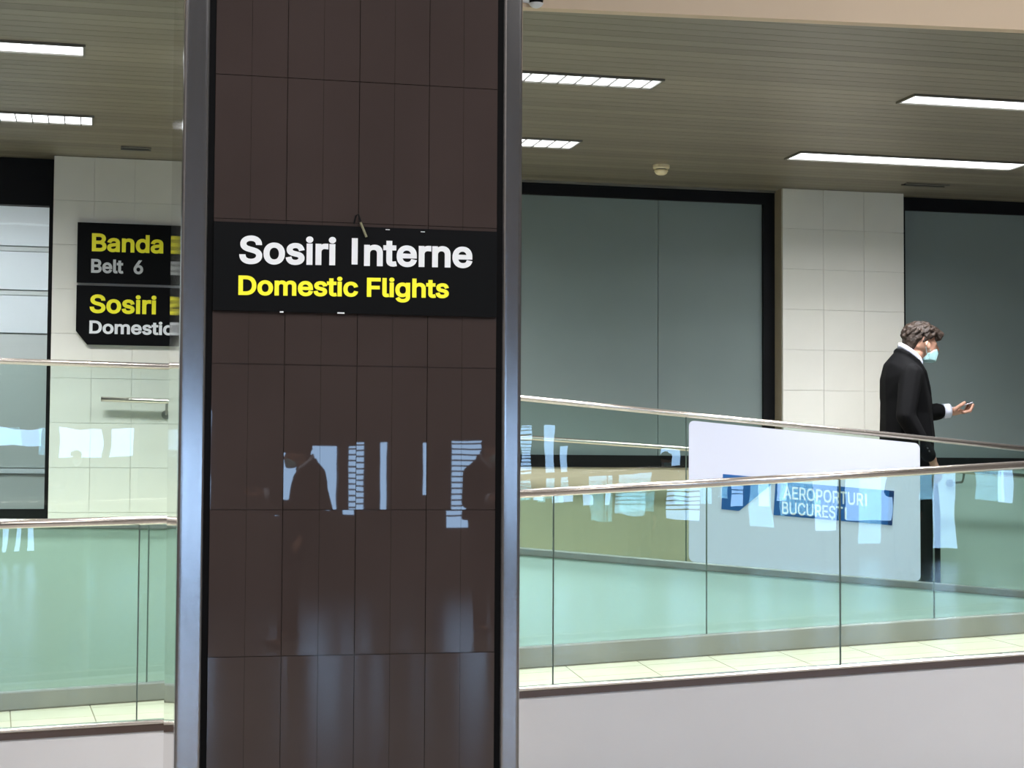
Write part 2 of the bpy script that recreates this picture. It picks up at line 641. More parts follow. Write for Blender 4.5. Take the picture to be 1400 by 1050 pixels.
for px, py, w, lab in ((186, 202, .16, 'dark slot vent in ceiling above the baggage belt sign'),
                       (1265, 252, .3, 'dark slot vent in ceiling above the right window')):
    p = onZ(px, py, ZC)
    t = thing('ceiling_vent', p, lab, 'vent', 'slot vents')
    boxo('slot', (p.x - w / 2, p.y - .03, ZC - .006), (p.x + w / 2, p.y + .03, ZC - .001), M['frame'], t)
    bm = bmesh.new()
    box(bm, (p.x - w / 2 - .012, p.y + .03, ZC - .012), (p.x + w / 2 + .012, p.y + .045, ZC - .001))
    box(bm, (p.x - w / 2 - .012, p.y - .045, ZC - .012), (p.x + w / 2 + .012, p.y - .03, ZC - .001))
    obj('rim', bm, M['lframe'], t)

# ------------------------------------------------------------------ back wall: pillars and windows
def pillar(x0, x1, label):
    t = thing('pillar', ((x0 + x1) / 2, YP + .1, 0), label, 'pillar')
    boxo('core', (x0 + .004, YP + .006, 0), (x1 - .004, YW + .12, ZC - .002), M['grout'], t)
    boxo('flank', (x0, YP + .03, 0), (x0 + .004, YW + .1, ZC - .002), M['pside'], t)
    tw, th = .285, .285
    nx = max(1, round((x1 - x0) / tw))
    tw = (x1 - x0) / nx
    bm = box(bmesh.new(), (0, 0, 0), (tw - .002, .02, th - .002), .0008)
    finish(bm)
    me = bpy.data.meshes.new('tile')
    bm.to_mesh(me)
    bm.free()
    me.materials.append(M['pil'])
    z = ZC - .002
    while z - th > 0:
        z -= th
        for i in range(nx):
            o = bpy.data.objects.new('tile', me)
            C.objects.link(o)
            o.parent = t
            o.location = Vector((x0 + i * tw + .0015, YP, z + .0015)) - t.location
    return t


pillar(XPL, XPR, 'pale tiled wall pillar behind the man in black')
pillar(XQL, XQR, 'pale tiled wall pillar carrying the baggage belt sign')

ZS1 = onY(860, 622.5, YW).z
ZS0 = onY(860, 639, YW).z
ZT = onY(860, 272, YW).z


def window(n, x0, x1, top, sill1, sill0, fr, panes, m, right_bar=True, left_bar=True):
    w = thing('window_%d' % n, ((x0 + x1) / 2, YW, sill0), kind='structure')
    boxo('head_frame', (x0, YW - .03, top), (x1, YW + .05, ZC - .002), M['frame'], w)
    boxo('sill_frame', (x0, YW - .03, sill0), (x1, YW + .05, sill1), M['frame'], w)
    if left_bar:
        boxo('side_frame', (x0, YW - .03, sill1), (x0 + fr, YW + .05, top), M['frame'], w)
    if right_bar:
        boxo('side_frame', (x1 - fr, YW - .03, sill1), (x1, YW + .05, top), M['frame'], w)
    ps = [x0] + panes + [x1]
    for a, b in zip(ps, ps[1:]):
        boxo('pane', (a + .002, YW + .006, sill1), (b - .002, YW + .018, top), m, w)
    return w


FR = onY(1056, 400, YW).x - onY(1041, 400, YW).x
window(1, XQR, XPL, ZT, ZS1, ZS0, FR, [onY(900, 500, YW).x], M['frost'])
window(2, XPR, XR, ZT, ZS1, ZS0, FR, [onY(1236, 400, YW).x + 2.2, onY(1236, 400, YW).x + 4.4], M['frost'])
tag(boxo('wall_back', (XQR, YW - .02, 0), (XPL, YW + .1, ZS0), M['beige']), kind='structure')
tag(boxo('wall_back', (XPR, YW - .02, 0), (XR, YW + .1, ZS0), M['gwall']), kind='structure')
# left window with bright room behind
z3t, z3s1, z3s0 = onY(30, 281, YW).z, onY(30, 696, YW).z, onY(30, 709, YW).z
FR3 = onY(72, 400, YW).x - onY(59.5, 400, YW).x
window(3, XL, XQL + .03, z3t, z3s1, z3s0, FR3, [XQL - 1.6, XQL - 3.2], M['clear'], True, False)
tag(boxo('wall_back', (XL, YW - .02, 0), (XQL, YW + .1, z3s0), M['beige']), kind='structure')
YR = YW + 2.3
wb = thing('wall_beyond', (-3, YR, 0), kind='structure')
boxo('backing', (XL, YR + .03, 0), (XR, YR + .1, ZC + .1), M['boardg'], wb)
edges = [(262, 337, 'board'), (337, 344, 'boardg'), (344, 397, 'board'), (397, 404, 'boardg'), (404, 456, 'board'),
         (456, 640, 'boardg'), (640, 648, 'board'), (648, 830, 'boardg')]
for a, b, m in edges:
    za, zb = onY(30, a, YR).z, onY(30, b, YR).z
    boxo('board', (XL, YR - (.02 if m == 'board' else 0), zb + .004), (XQL + 2.5, YR + .03, za - .004), M[m], wb)
tag(boxo('wall_side', (XQL + 2.5, YW + .13, 0), (XQL + 2.6, YR + .1, ZC + .05), M['white']), kind='structure')
area_light('back_room_lamp', (-2.6, YW + .75, ZC - .03), (math.radians(12), 0, 0), 5, .5, 105, (.88, .95, 1.0))

# ------------------------------------------------------------------ guards and ramps
def lin(a, b, x):
    return a[1] + (b[1] - a[1]) * (x - a[0]) / (b[0] - a[0])


class Line:
    """guard line: plan from pixel/depth at two columns, heights linear along it"""
    def __init__(s, xa, xb, Da, Db, top, base):
        s.A, s.B = unp(xa, base(xa), Da), unp(xb, base(xb), Db)
        s.za, s.zb = s.A.z, s.B.z
        s.ta = unp(xa, top(xa), Da).z
        s.tb = unp(xb, top(xb), Db).z
        d = Vector((s.B.x - s.A.x, s.B.y - s.A.y))
        s.len = d.length
        s.d = d / s.len
        s.n = Vector((-s.d.y, s.d.x, 0))      # away from camera
        s.dir = Vector((s.d.x, s.d.y, 0))

    def s_px(s, px):
        r = ray(px, 640)
        # A + d*t = r*k
        det = s.d.x * (-r.y) + r.x * s.d.y
        return (-s.A.x * (-r.y) - r.x * s.A.y) / det if False else _solve(s.A, s.d, r)

    def at(s, t, z=None, off=0):
        p = Vector((s.A.x + s.d.x * t, s.A.y + s.d.y * t, 0)) + s.n * off
        p.z = s.base(t) if z is None else z
        return p

    def base(s, t):
        return s.za + (s.zb - s.za) * t / s.len

    def top(s, t):
        return s.ta + (s.tb - s.ta) * t / s.len

    def tpos(s, P):
        return (P.x - s.A.x) * s.d.x + (P.y - s.A.y) * s.d.y


def _solve(A, d, r):
    # A + d t parallel to r :  (A.x + d.x t) r.y - (A.y + d.y t) r.x = 0
    return -(A.x * r.y - A.y * r.x) / (d.x * r.y - d.y * r.x)


def strip(L, t0, t1, lo, hi, off0, off1):
    """prism following a guard line: lo/hi functions of t, offsets along the normal"""
    bm = bmesh.new()
    pts = [L.at(t0, lo(t0), off0), L.at(t1, lo(t1), off0), L.at(t1, hi(t1), off0), L.at(t0, hi(t0), off0)]
    return prism(bm, pts, L.n * (off1 - off0))


def guard(name, L, label, joints, chan, rail=True, glass_top=None, cap=.02, gap=.003, rail_r=.021, t0=0, t1=None, chmat='band'):
    t1 = L.len if t1 is None else t1
    g = thing(name, L.at((t0 + t1) / 2), label, 'guardrail')
    lo, hi = chan
    bm = strip(L, t0, t1, lambda t: L.base(t) + lo, lambda t: L.base(t) + hi, -.03, .03)
    bmesh.ops.bevel(bm, geom=list(bm.edges), offset=.009, segments=2, affect='EDGES', profile=.5)
    obj('base_channel', bm, M[chmat], g)
    js = [t0] + [t for t in joints if t0 < t < t1] + [t1]
    gt = glass_top or (lambda t: L.top(t) - .03)
    for a, b in zip(js, js[1:]):
        bm = strip(L, a + gap, b - gap, lambda t: L.base(t) + hi - .012, gt, -.006, .006)
        gp = obj('glass_pane', bm, M['glass'], g)
        gp.data.materials.append(M['gedge'])
        for f in gp.data.polygons:
            if abs(f.normal.dot(L.dir)) > .9:
                f.material_index = 1
    for a in js[1:-1]:
        obj('joint_seal', strip(L, a - .002, a + .002, lambda t: L.base(t) + hi - .01, gt, -.0068, .0068), M['gedge'], g)
    if rail:
        bm = tube(bmesh.new(), [L.at(t0, L.top(t0) - rail_r), L.at(t1, L.top(t1) - rail_r)], rail_r, 20)
        for f in bm.faces:
            f.smooth = True
        obj('handrail', bm, M['rail'], g)
    return g


H = .95
# front guards
topR = lambda x: lin((712, 669.5), (1400, 630.2), x)
basR = lambda x: lin((712, 939), (1400, 890.5), x)
hR = lambda x: lin((712, 269.5), (1400, 260.3), x)
XA, XB = 482, 1640
FRT = Line(XA, XB, H * F / hR(XA), H * F / hR(XB), topR, basR)
topL = lambda x: lin((0, 711), (240, 704.5), x)
basL = lambda x: lin((0, 996), (217, 983), x)
hL = lambda x: lin((0, 285), (217, 278), x)
FLT = Line(-800, 470, H * F / hL(-800), H * F / hL(470), topL, basL)
DROP = .06
guard('glass_guardrail', FRT, 'nearest glass guardrail right of the column, rising to the right',
      [FRT.s_px(x) for x in (757, 1148, 1540)], (-.02, .0), chmat='rail')
guard('glass_guardrail', FLT, 'nearest glass guardrail left of the column, full of bright reflections',
      [FLT.s_px(x) for x in (-590, -199, 192)], (-.02, .0), chmat='rail')


def fascia(L, name='wall_front'):
    bm = strip(L, 0, L.len, lambda t: 0.0, lambda t: L.base(t) - .05, -.012, .12)
    return tag(obj(name, bm, M['fascia']), kind='structure')


fascia(FRT)
fascia(FLT)
for L in (FRT, FLT):
    bm = strip(L, 0, L.len, lambda t: L.base(t) - .052, lambda t: L.base(t) - .02, -.022, .02)
    tag(obj('trim_%d' % (2 if L is FRT else 3), bm, M['dtrim']), kind='structure')


def find_D(px, py, L):
    lo, hi = 8.0, 13.0
    for _ in range(50):
        m = (lo + hi) / 2
        P = unp(px, py, m)
        if P.z > L.base(L.tpos(P)) - DROP:
            lo = m
        else:
            hi = m
    return lo


mbR = lambda x: lin((712, 914), (1400, 865.5), x)
mtR = lambda x: lin((712, 886), (1400, 835.5), x)
mbL = lambda x: lin((0, 972), (205, 957.5), x)
mtL = lambda x: lin((0, 944.5), (205, 928), x)
DMa, DMb = find_D(712, 914, FRT), find_D(1400, 865.5, FRT)
DLa, DLb = find_D(0, 972, FLT), find_D(205, 957.5, FLT)


def extD(xa, Da, xb, Db, x):
    return 1 / (1 / Da + (1 / Db - 1 / Da) * (x - xa) / (xb - xa))


MR = Line(482, 1640, extD(712, DMa, 1400, DMb, 482), extD(712, DMa, 1400, DMb, 1640), mtR, mbR)
ML = Line(-800, 470, extD(0, DLa, 205, DLb, -800), extD(0, DLa, 205, DLb, 470), mtL, mbL)


def glass_top_px(px_line, L):
    # frameless pane whose upper edge lines up a little under the front handrail's height
    ta, tb = L.s_px(500), L.s_px(1380)
    def z(px):
        t = L.s_px(px)
        P = L.at(t)
        r = ray(px, px_line(px))
        return EYE + r.z * (Vector((P.x, P.y)).length / Vector((r.x, r.y)).length)
    za, zb = z(500), z(1380)
    return lambda t: za + (zb - za) * (t - ta) / (tb - ta)


bandh = lambda L: (L.ta - L.za + L.tb - L.zb) / 2
guard('frameless_glass_guard', MR, 'frameless glass guard on steel kerb between the two ramps right of the column',
      [MR.s_px(x) for x in (655, 966, 1276, 1580)], (0, bandh(MR)), rail=False, glass_top=glass_top_px(lambda x: topR(x) + 6, MR))
glL = glass_top_px(lambda x: topL(x) + 5, ML)
guard('frameless_glass_guard', ML, 'frameless glass guard on steel kerb between the two ramps left of the column',
      [ML.s_px(x) for x in (-720, -410, -100, 205)], (0, bandh(ML)), rail=False, glass_top=glL)


# lower ramp floors with tiles
def ramp_floor(L, L2, name='floor'):
    f = thing(name, L.at(L.len / 2, 0), kind='structure')
    width = max((L2.at(t) - L.at(t)).dot(L.n) for t in (0, L2.len))
    bm = strip(L, 0, L.len, lambda t: L.base(t) - DROP - .14, lambda t: L.base(t) - DROP - .004, .12, width + .08)
    obj('bed', bm, M['tgrout'], f)
    T = .4
    ny = 4
    wy = (width + .05 - .03) / ny
    k = 0
    while k * T < L.len:
        a, b = k * T + .003, min((k + 1) * T - .003, L.len)
        for j in range(ny):
            bm = strip(L, a, b, lambda t: L.base(t) - DROP - .02, lambda t: L.base(t) - DROP, .031 + j * wy + .003, .031 + (j + 1) * wy - .003)
            obj('tile', bm, M['tile'], f)
        k += 1


ramp_floor(FRT, MR)
ramp_floor(FLT, ML)

# upper ramp guard
topB = lambda x: lin((712, 539.5), (1400, 609), x)
basB = lambda x: lin((712, 748), (1400, 807), x)
hB = lambda x: lin((712, 208.5), (1400, 198), x)
XK = 300
BR = Line(XK, 1640, H * F / hB(XK), H * F / hB(1640), topB, basB)
zt = BR.ta
topB2 = lambda x: lin((0, 488.5), (245, 497), x)
D0 = extD(XK, H * F / hB(XK), XK + 1, H * F / hB(XK) * (1 + 9.0e-5), -800)
BL = Line(-800, XK - 4, D0, H * F / hB(XK), topB2, lambda x: topB2(x) + lin((-800, H * F / D0), (XK, hB(XK)), x))
bj = [BR.s_px(x) for x in (620, 938, 1257, 1570)]
guard('glass_guardrail', BR, 'far glass guardrail sloping down to the right in front of the man', bj, (-.05, .0), rail_r=.019)
guard('glass_guardrail', BL, 'far glass guardrail left of the column below the baggage belt sign',
      [BL.s_px(x) for x in (-720, -400, -80)], (-.05, .0), rail_r=.019)
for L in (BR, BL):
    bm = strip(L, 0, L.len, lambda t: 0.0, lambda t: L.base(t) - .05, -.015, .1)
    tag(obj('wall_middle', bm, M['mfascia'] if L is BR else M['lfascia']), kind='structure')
    f = thing('floor', L.at(L.len / 2, 0), kind='structure')
    w = 0
    bm = bmesh.new()
    pts = []
    for t in (0, L.len):
        P = L.at(t)
        pts.append((P + L.n * .1, L.base(t) - .11))
    a, b = pts
    ya = Vector((a[0].x, YW - .02, 0))
    yb = Vector((b[0].x, YW - .02, 0))
    q = [Vector((a[0].x, a[0].y, a[1])), Vector((b[0].x, b[0].y, b[1])), Vector((yb.x, yb.y, b[1])), Vector((ya.x, ya.y, a[1]))]
    prism(bm, q, (0, 0, -.15))
    obj('ramp_slab', bm, M['tile'], f)

# landing where the two ramps turn, beyond the right picture edge
a_, b_l = FRT.at(FRT.len + .01), BR.at(BR.len + .01)
zl = (FRT.base(FRT.len) + BR.base(BR.len)) / 2 - .08
lp = [(a_.x, a_.y, zl), (a_.x + 1.9, a_.y - .2, zl), (a_.x + 1.9, YW - .03, zl), (b_l.x, YW - .03, zl), (b_l.x, b_l.y, zl)]
tag(obj('floor', prism(bmesh.new(), lp, (0, 0, -zl)), M['fascia']), kind='structure')

# wall-mounted handrail following the upper ramp
YH = YP - .07
hp = [onY(138, 545.5, YH), onY(255, 549.5, YH), onY(XK + 20, 555, YH), onY(712, 597.5, YH), onY(940, 613.5, YH), onY(1326, 645.5, YH), onY(1640, 668, YH)]
t = thing('wall_handrail', hp[0], 'slim steel handrail fixed along the back wall', 'handrail')
bm = tube(bmesh.new(), hp, .017, 14)
for f in bm.faces:
    f.smooth = True
obj('rail', bm, M['rail'], t)


def hz(px):
    a = [(138, 545.5), (255, 549.5), (320, 555), (712, 597.5), (940, 613.5), (1326, 645.5), (1640, 668)]
    for p, q in zip(a, a[1:]):
        if p[0] <= px <= q[0]:
            return lin(p, q, px)


for px in (228, 590, 1000, 1318):
    p = onY(px, hz(px), YH)
    inside = (XQL < p.x < XQR) or (XPL < p.x < XPR)
    yb = YP if inside else YW - .03
    pts = [p + Vector((0, 0, -.012)), p + Vector((0, .01, -.05)), p + Vector((0, .03, -.075)), Vector((p.x, yb, p.z - .085))]
    bm = tube(bmesh.new(), pts, .008, 10)
    tube(bm, [Vector((p.x, yb - .008, p.z - .085)), Vector((p.x, yb, p.z - .085))], .03, 16)
    obj('bracket', bm, M['band'], t)

# ------------------------------------------------------------------ banner on the far guard
s0, s1 = BR.s_px(941), BR.s_px(1256)
W = s1 - s0
ban = thing('banner_panel', BR.at((s0 + s1) / 2, None, -.02), 'white panel with blue logo block hung on the far glass guardrail', 'banner')
SL = (BR.zb - BR.za) / BR.len


def banner_pt(u, v, off=-.012):
    """u along the panel, v up from the base line"""
    return BR.at(s0 + u, BR.base(s0) + SL * u + v, off)


Vt = BR.top(s0) - BR.base(s0) - .055
r = .035
pts = []
for cx, cy, a0 in ((W - r, r - 0.0, -90), (W - r, Vt - r, 0), (r, Vt - r, 90), (r, r, 180)):
    for k in range(6):
        a = math.radians(a0 + 18 * k)
        pts.append(banner_pt(cx + r * math.cos(a), cy + r * math.sin(a)))
obj('sheet', prism(bmesh.new(), pts, -BR.n * .008), M['banner'], ban)


def px2uv(px, py):
    t = BR.s_px(px)
    P = BR.at(t, 0, -.02)
    rr = ray(px, py)
    z = EYE + rr.z * (Vector((P.x, P.y)).length / Vector((rr.x, rr.y)).length)
    u = t - s0
    return u, z - (BR.base(s0) + SL * u)


pl = [px2uv(*q) for q in ((987, 648), (1062, 655), (1009, 698.5), (985, 696))]
obj('logo_arrow', prism(bmesh.new(), [banner_pt(u, v, -.0205) for u, v in pl], -BR.n * .002), M['blue'], ban)
pl = [px2uv(*q) for q in ((1059, 658), (1220, 671), (1217, 718), (1056, 704))]
obj('logo_block', prism(bmesh.new(), [banner_pt(u, v, -.0205) for u, v in pl], -BR.n * .002), M['blue'], ban)
pl = [px2uv(*q) for q in ((1214, 670.8), (1220.5, 671.3), (1217.5, 718.2), (1211.5, 717.7))]
obj('logo_edge', prism(bmesh.new(), [banner_pt(u, v, -.0227) for u, v in pl], -BR.n * .001), M['navy'], ban)
u0, v0 = px2uv(1069, 681)
u1, _ = px2uv(1185, 690)
cap = .0785
lettering('lettering', 'AEROPORTURI', lambda a, b: banner_pt(u0 + a, v0 + b, -.0227), u1 - u0, cap, M['tw'], ban, .013, -BR.n * .001)
u0b, v0b = px2uv(1067.5, 702)
u1b, _ = px2uv(1157, 705)
lettering('lettering', 'BUCURE\u0218TI', lambda a, b: banner_pt(u0b + a, v0b + b, -.0227), u1b - u0b, cap, M['tw'], ban, .013, -BR.n * .001)

# ------------------------------------------------------------------ baggage belt sign on the left pillar
YSg = YP - .002
sx0, sx1 = onY(105.5, 350, YSg).x, XQR - .03
z = lambda py, px=110: onY(px, py, YSg).z
sg = thing('hanging_sign', ((sx0 + sx1) / 2, YSg, z(470)), 'black two-panel sign with yellow and white words on the left pillar', 'sign')
boxo('panel', (sx0, YSg - .025, z(386.5)), (sx1, YSg, z(304.5)), M['signblk'], sg)
zb, zt_ = z(471), z(390.5)
ch = onY(119, 470, YSg).x
obj('panel', prism(bmesh.new(), [(ch, YSg, zb), (sx1, YSg, zb), (sx1, YSg, zt_), (sx0, YSg, zt_), (sx0, YSg, z(452.5))], (0, -.025, 0)), M['signblk'], sg)
for s, xa, xb, yb, yc, m in (('Banda', 125.5, 223, 343, 319.5, 'ty'), ('Belt  6', 124.5, 195.5, 372.5, 354.5, 'twg'),
                             ('Sosiri', 122.5, 213.5, 427, 403, 'ty'), ('Domestic', 122, 237, 455.5, 438.5, 'tw')):
    X0, X1 = onY(xa, yb, YSg).x, onY(xb, yb, YSg).x
    Z0 = onY(xa, yb, YSg).z
    cp = onY(xa, yc, YSg).z - Z0
    lettering('lettering', s, lambda a, b, X0=X0, Z0=Z0: Vector((X0 + a, YSg - .0255, Z0 + b)), X1 - X0, cp, M[m], sg, .025)

# ------------------------------------------------------------------ the tiled column
DC = 4.9
YC = unp(485, 600, DC).y
cx = lambda px, py=640: onY(px, py, YC).x
CX0, CX1 = cx(243.5), cx(712)
CD = .88
col = thing('column', ((CX0 + CX1) / 2, YC + CD / 2, 0), 'square column clad in glossy dark brown tiles with steel corners', 'column')
CTOP = HALL_Z
fx0, fx1 = cx(281), cx(684.5)        # tiled field
boxo('core', (CX0 + .05, YC + .02, 0), (CX1 - .05, YC + CD - .02, CTOP), M['joint'], col)
for nm, a, b in (('edge_strip', cx(279.5), cx(287.5)), ('edge_strip', cx(678), cx(685.5))):
    boxo(nm, (a, YC + .006, 0), (b, YC + .03, CTOP), M['black'], col)
for s, a, b in ((-1, CX0, cx(279.5)), (1, cx(685.5), CX1)):
    bm = box(bmesh.new(), (a, YC - .006, 0), (b, YC + .07, CTOP))
    es = [e for e in bm.edges if abs(e.verts[0].co.z - e.verts[1].co.z) > 1]
    bmesh.ops.bevel(bm, geom=es, offset=.012, segments=4, affect='EDGES', profile=.5)
    obj('corner_trim', bm, M['steel'], col)
boxo('side_cladding', (CX0 + .006, YC + .065, 0), (CX0 + .05, YC + CD, CTOP), M['side'], col)
boxo('side_cladding', (CX1 - .05, YC + .065, 0), (CX1 - .006, YC + CD, CTOP), M['side'], col)
vx = [cx(287.5), cx(387.5), cx(487), cx(583.5), cx(678)]
zj = onY(485, 697, YC).z
th = (onY(485, 500, YC).z - onY(485, 895, YC).z) / 2
g = .0016
k = -20
while True:
    z0 = zj + k * th
    k += 1
    if z0 + th < 0.3:
        continue
    if z0 > 3.3:
        break
    for a, b in zip(vx, vx[1:]):
        xm = (a + b) / 2
        # every tile carries a hairline score down its middle, so it is built as two leaves of one mesh
        bm = bmesh.new()
        tilt = random.uniform(-.0008, .0008)
        tz = random.uniform(-.0012, .0012)
        for p, q in ((a + g / 2, xm - .0003), (xm + .0003, b - g / 2)):
            box(bm, (p, YC + .004, z0 + g / 2), (q, YC + .02, z0 + th - g / 2))
        for v in bm.verts:
            if v.co.y < YC + .01:
                v.co.y += (v.co.x - xm) / (b - a) * tilt + (v.co.z - z0 - th / 2) / th * tz
        obj('tile', bm, M['brown'], col)
# plain cladding above and below the tiles in view
boxo('lower_cladding', (vx[0], YC + .005, 0), (vx[-1], YC + .02, max(.01, zj + math.floor((.3 - zj) / th) * th)), M['brown'], col)
boxo('upper_cladding', (vx[0], YC + .005, zj + math.ceil((3.3 - zj) / th) * th + .002), (vx[-1], YC + .02, CTOP), M['brown'], col)

# sign on the column
YS = YC - .004
zz = lambda px, py: onY(px, py, YS).z
cs = thing('wall_sign', onY(480, 428, YS), 'black sign with white and yellow arrival words on the brown column', 'sign')
x0, x1 = cx(287.8), cx(677.5)
zb = (zz(290, 425) + zz(676, 432.5)) / 2
zt_ = (zz(290, 303.5) + zz(676, 315.5)) / 2
boxo('panel', (x0, YS, zb), (x1, YS + .0075, zt_), M['signblk'], cs)
tilt = (zz(640, 365.5) - zz(325, 359.5)) / (cx(640) - cx(325))
for s, xa, xb, yb, yc, m in (('Sosiri Interne', 323, 643.5, 358.5, 322, 'tw'), ('Domestic Flights', 322.5, 611.5, 402, 376.5, 'ty')):
    X0, X1, Z0 = cx(xa), cx(xb), zz(xa, yb)
    cp = zz(xa, yc) - Z0
    lettering('lettering', s, lambda a, b, X0=X0, Z0=Z0: Vector((X0 + a, YS - .0004, Z0 + b + a * tilt)), X1 - X0, cp, M[m], cs, .025, (0, -.0012, 0))
bm = tube(bmesh.new(), [onY(484, 306, YS - .004), onY(486.5, 295, YS - .01), onY(490, 293, YS - .016), onY(493, 303, YS - .014)], .0028, 8)
obj('clip_loop', bm, M['frame'], cs)
bm = tube(bmesh.new(), [onY(493, 304, YS - .014), onY(497, 314, YS - .01), onY(501, 324, YS - .006)], .0034, 8)
obj('clip_tail', bm, M['wire'], cs)
for px, py in ((385, 426.5), (466, 428)):
    p = onY(px, py, YS)
    boxo('tape_scrap', (p.x - .01 * (1 if px > 400 else .5), YS - .001, p.z - .002), (p.x + .01 * (1 if px > 400 else .5), YS - .0002, p.z + .002), M['tw'], cs)
for px, py in ((578, 317), (530, 314)):
    p = onY(px, py, YS)
    boxo('tape_scrap', (p.x - .006, YS - .001, p.z - .001), (p.x + .006, YS - .0002, p.z + .001), M['tw'], cs)

# small dark fitting with a white cup on the bulkhead beside the column
p = onY(733, 0, bulk_y(1.4) - .04)
t = thing('spot_fitting', p, 'small dark ball fitting in a white cup at top edge beside the column', 'light fitting')
for nm, lo_, hi_, r_, m in (('cup', -1.0, -.25, .036, 'tw'), ('ball', -.9, 1.0, .031, 'frame')):
    bm = bmesh.new()
    bmesh.ops.create_uvsphere(bm, u_segments=20, v_segments=14, radius=r_)
    bmesh.ops.delete(bm, geom=[v for v in bm.verts if not lo_ * r_ - 1e-4 <= v.co.z <= hi_ * r_ + 1e-4], context='VERTS')
    o = obj(nm, bm, M[m], None, True)
    o.parent = t
bm = tube(bmesh.new(), [Vector((-.03, 0, -.01)), Vector((-.06, .01, -.004)), Vector((-.07, .045, 0))], .008, 10)
o = obj('arm', bm, M['tw'], None)
o.parent = t

# ------------------------------------------------------------------ people
def ell(bm, c, r, rot=None, sub=3):
    res = bmesh.ops.create_icosphere(bm, subdivisions=sub, radius=1)
    for v in res['verts']:
        q = Vector((v.co.x * r[0], v.co.y * r[1], v.co.z * r[2]))
        if rot:
            q = rot @ q
        v.co = q + Vector(c)
    return res['verts']


def hull(bm, parts, sub=2):
    tmp = bmesh.new()
    for c, r in parts:
        ell(tmp, c, (r, r, r) if isinstance(r, (int, float)) else r, None, sub)
    res = bmesh.ops.convex_hull(tmp, input=list(tmp.verts))
    vs = {v for f in tmp.faces for v in f.verts}
    bad = [v for v in tmp.verts if v not in vs]
    inner = list({e for k in ('geom_interior', 'geom_unused') for e in res[k] if isinstance(e, bmesh.types.BMVert)})
    bmesh.ops.delete(tmp, geom=inner, context='VERTS')
    mp = {v: bm.verts.new(v.co) for v in tmp.verts}
    for f in tmp.faces:
        bm.faces.new([mp[v] for v in f.verts])
    tmp.free()


def limb(bm, pts):
    for (a, ra), (b, rb) in zip(pts, pts[1:]):
        hull(bm, [(a, ra), (b, rb)])


def fuse(name, bm, voxel, m, parent, it=4):
    bmesh.ops.recalc_face_normals(bm, faces=bm.faces)
    me = bpy.data.meshes.new('tmp')
    bm.to_mesh(me)
    bm.free()
    o = bpy.data.objects.new('tmp', me)
    C.objects.link(o)
    r = o.modifiers.new('r', 'REMESH')
    r.mode = 'VOXEL'
    r.voxel_size = voxel
    s = o.modifiers.new('s', 'SMOOTH')
    s.iterations = it
    s.factor = .5
    dg = bpy.context.evaluated_depsgraph_get()
    out = bpy.data.meshes.new_from_object(o.evaluated_get(dg))
    bpy.data.objects.remove(o)
    bpy.data.meshes.remove(me)
    out.name = name
    out.materials.clear()
    out.materials.append(m)
    for p in out.polygons:
        p.use_smooth = True
    q = bpy.data.objects.new(name, out)
    C.objects.link(q)
    q.parent = parent
    return q


MAND = 11.8
mp0 = unp(1262, 800, MAND)
FZ = BR.base(BR.tpos(mp0)) - .11 - mp0.z          # foot level in the body's frame
man = thing('person', mp0, 'person in black suit and face mask looking at a phone by the pale pillar', 'person')
man.rotation_euler = (0, 0, -YAW + math.radians(10))
V = Vector

# body: one continuous surface
bm = bmesh.new()
hull(bm, [((-.012, 0, 1.672), (.108, .078, .088)), ((-.03, 0, 1.63), (.09, .074, .08))])
hull(bm, [((.01, 0, 1.64), (.08, .068, .075)), ((.045, 0, 1.55), (.042, .05, .045)), ((.068, 0, 1.625), (.034, .05, .04))])
hull(bm, [((.097, 0, 1.622), .010), ((.113, 0, 1.588), .014), ((.092, 0, 1.585), .018)])          # nose
for s in (-1, 1):
    ell(bm, (.012, s * .079, 1.612), (.019, .010, .032), Matrix.Rotation(-.3, 3, 'Y'))              # ears
    ell(bm, (.087, s * .03, 1.625), (.012, .014, .008))                                             # eyes
ell(bm, (.088, 0, 1.545), (.012, .024, .008))                                                       # mouth
limb(bm, [((-.1, 0, 1.44), .066), ((-.045, 0, 1.56), .058)])                                        # neck
hull(bm, [((-.13, .13, 1.38), .07), ((-.13, -.13, 1.38), .07), ((-.11, 0, 1.25), (.11, .14, .1)), ((-.08, 0, 1.0), (.1, .14, .08)), ((-.07, 0, .9), (.1, .14, .06))])
limb(bm, [((-.13, -.18, 1.39), .055), ((-.2, -.225, 1.13), .045), ((-.03, -.235, .84), .03)])        # right arm, hanging
limb(bm, [((-.1, .18, 1.39), .055), ((-.03, .25, 1.13), .045), ((.255, .2, 1.178), .034)])             # left arm, bent
for s in (-1, 1):
    limb(bm, [((-.05, s * .085, .9), .085), ((-.01, s * .095, .48), .055), ((.015, s * .1, .1 + FZ), .04)])
    hull(bm, [((-.01, s * .1, FZ + .05), .04), ((.12, s * .11, FZ + .035), .032)])
# right hand hanging, fingers slightly curled
rq = lambda p: V(p) + V((.022, 0, -.055))
hull(bm, [(rq((-.05, -.235, .885)), .026), (rq((-.015, -.228, .825)), (.026, .017, .026)), (rq((-.035, -.24, .82)), .02)])
for k, (dx, L_) in enumerate(((.022, .07), (.006, .078), (-.010, .074), (-.026, .06))):
    a = V((-.022 + dx, -.232, .815))
    b = a + V((.012, .006, -L_ * .5))
    c = b + V((-.006, .022, -L_ * .42))
    limb(bm, [(rq(a), .0095), (rq(b), .009), (rq(c), .0075)])
limb(bm, [(rq((-.025, -.228, .865)), .012), (rq((.016, -.212, .835)), .010), (rq((.022, -.206, .80)), .0085)])
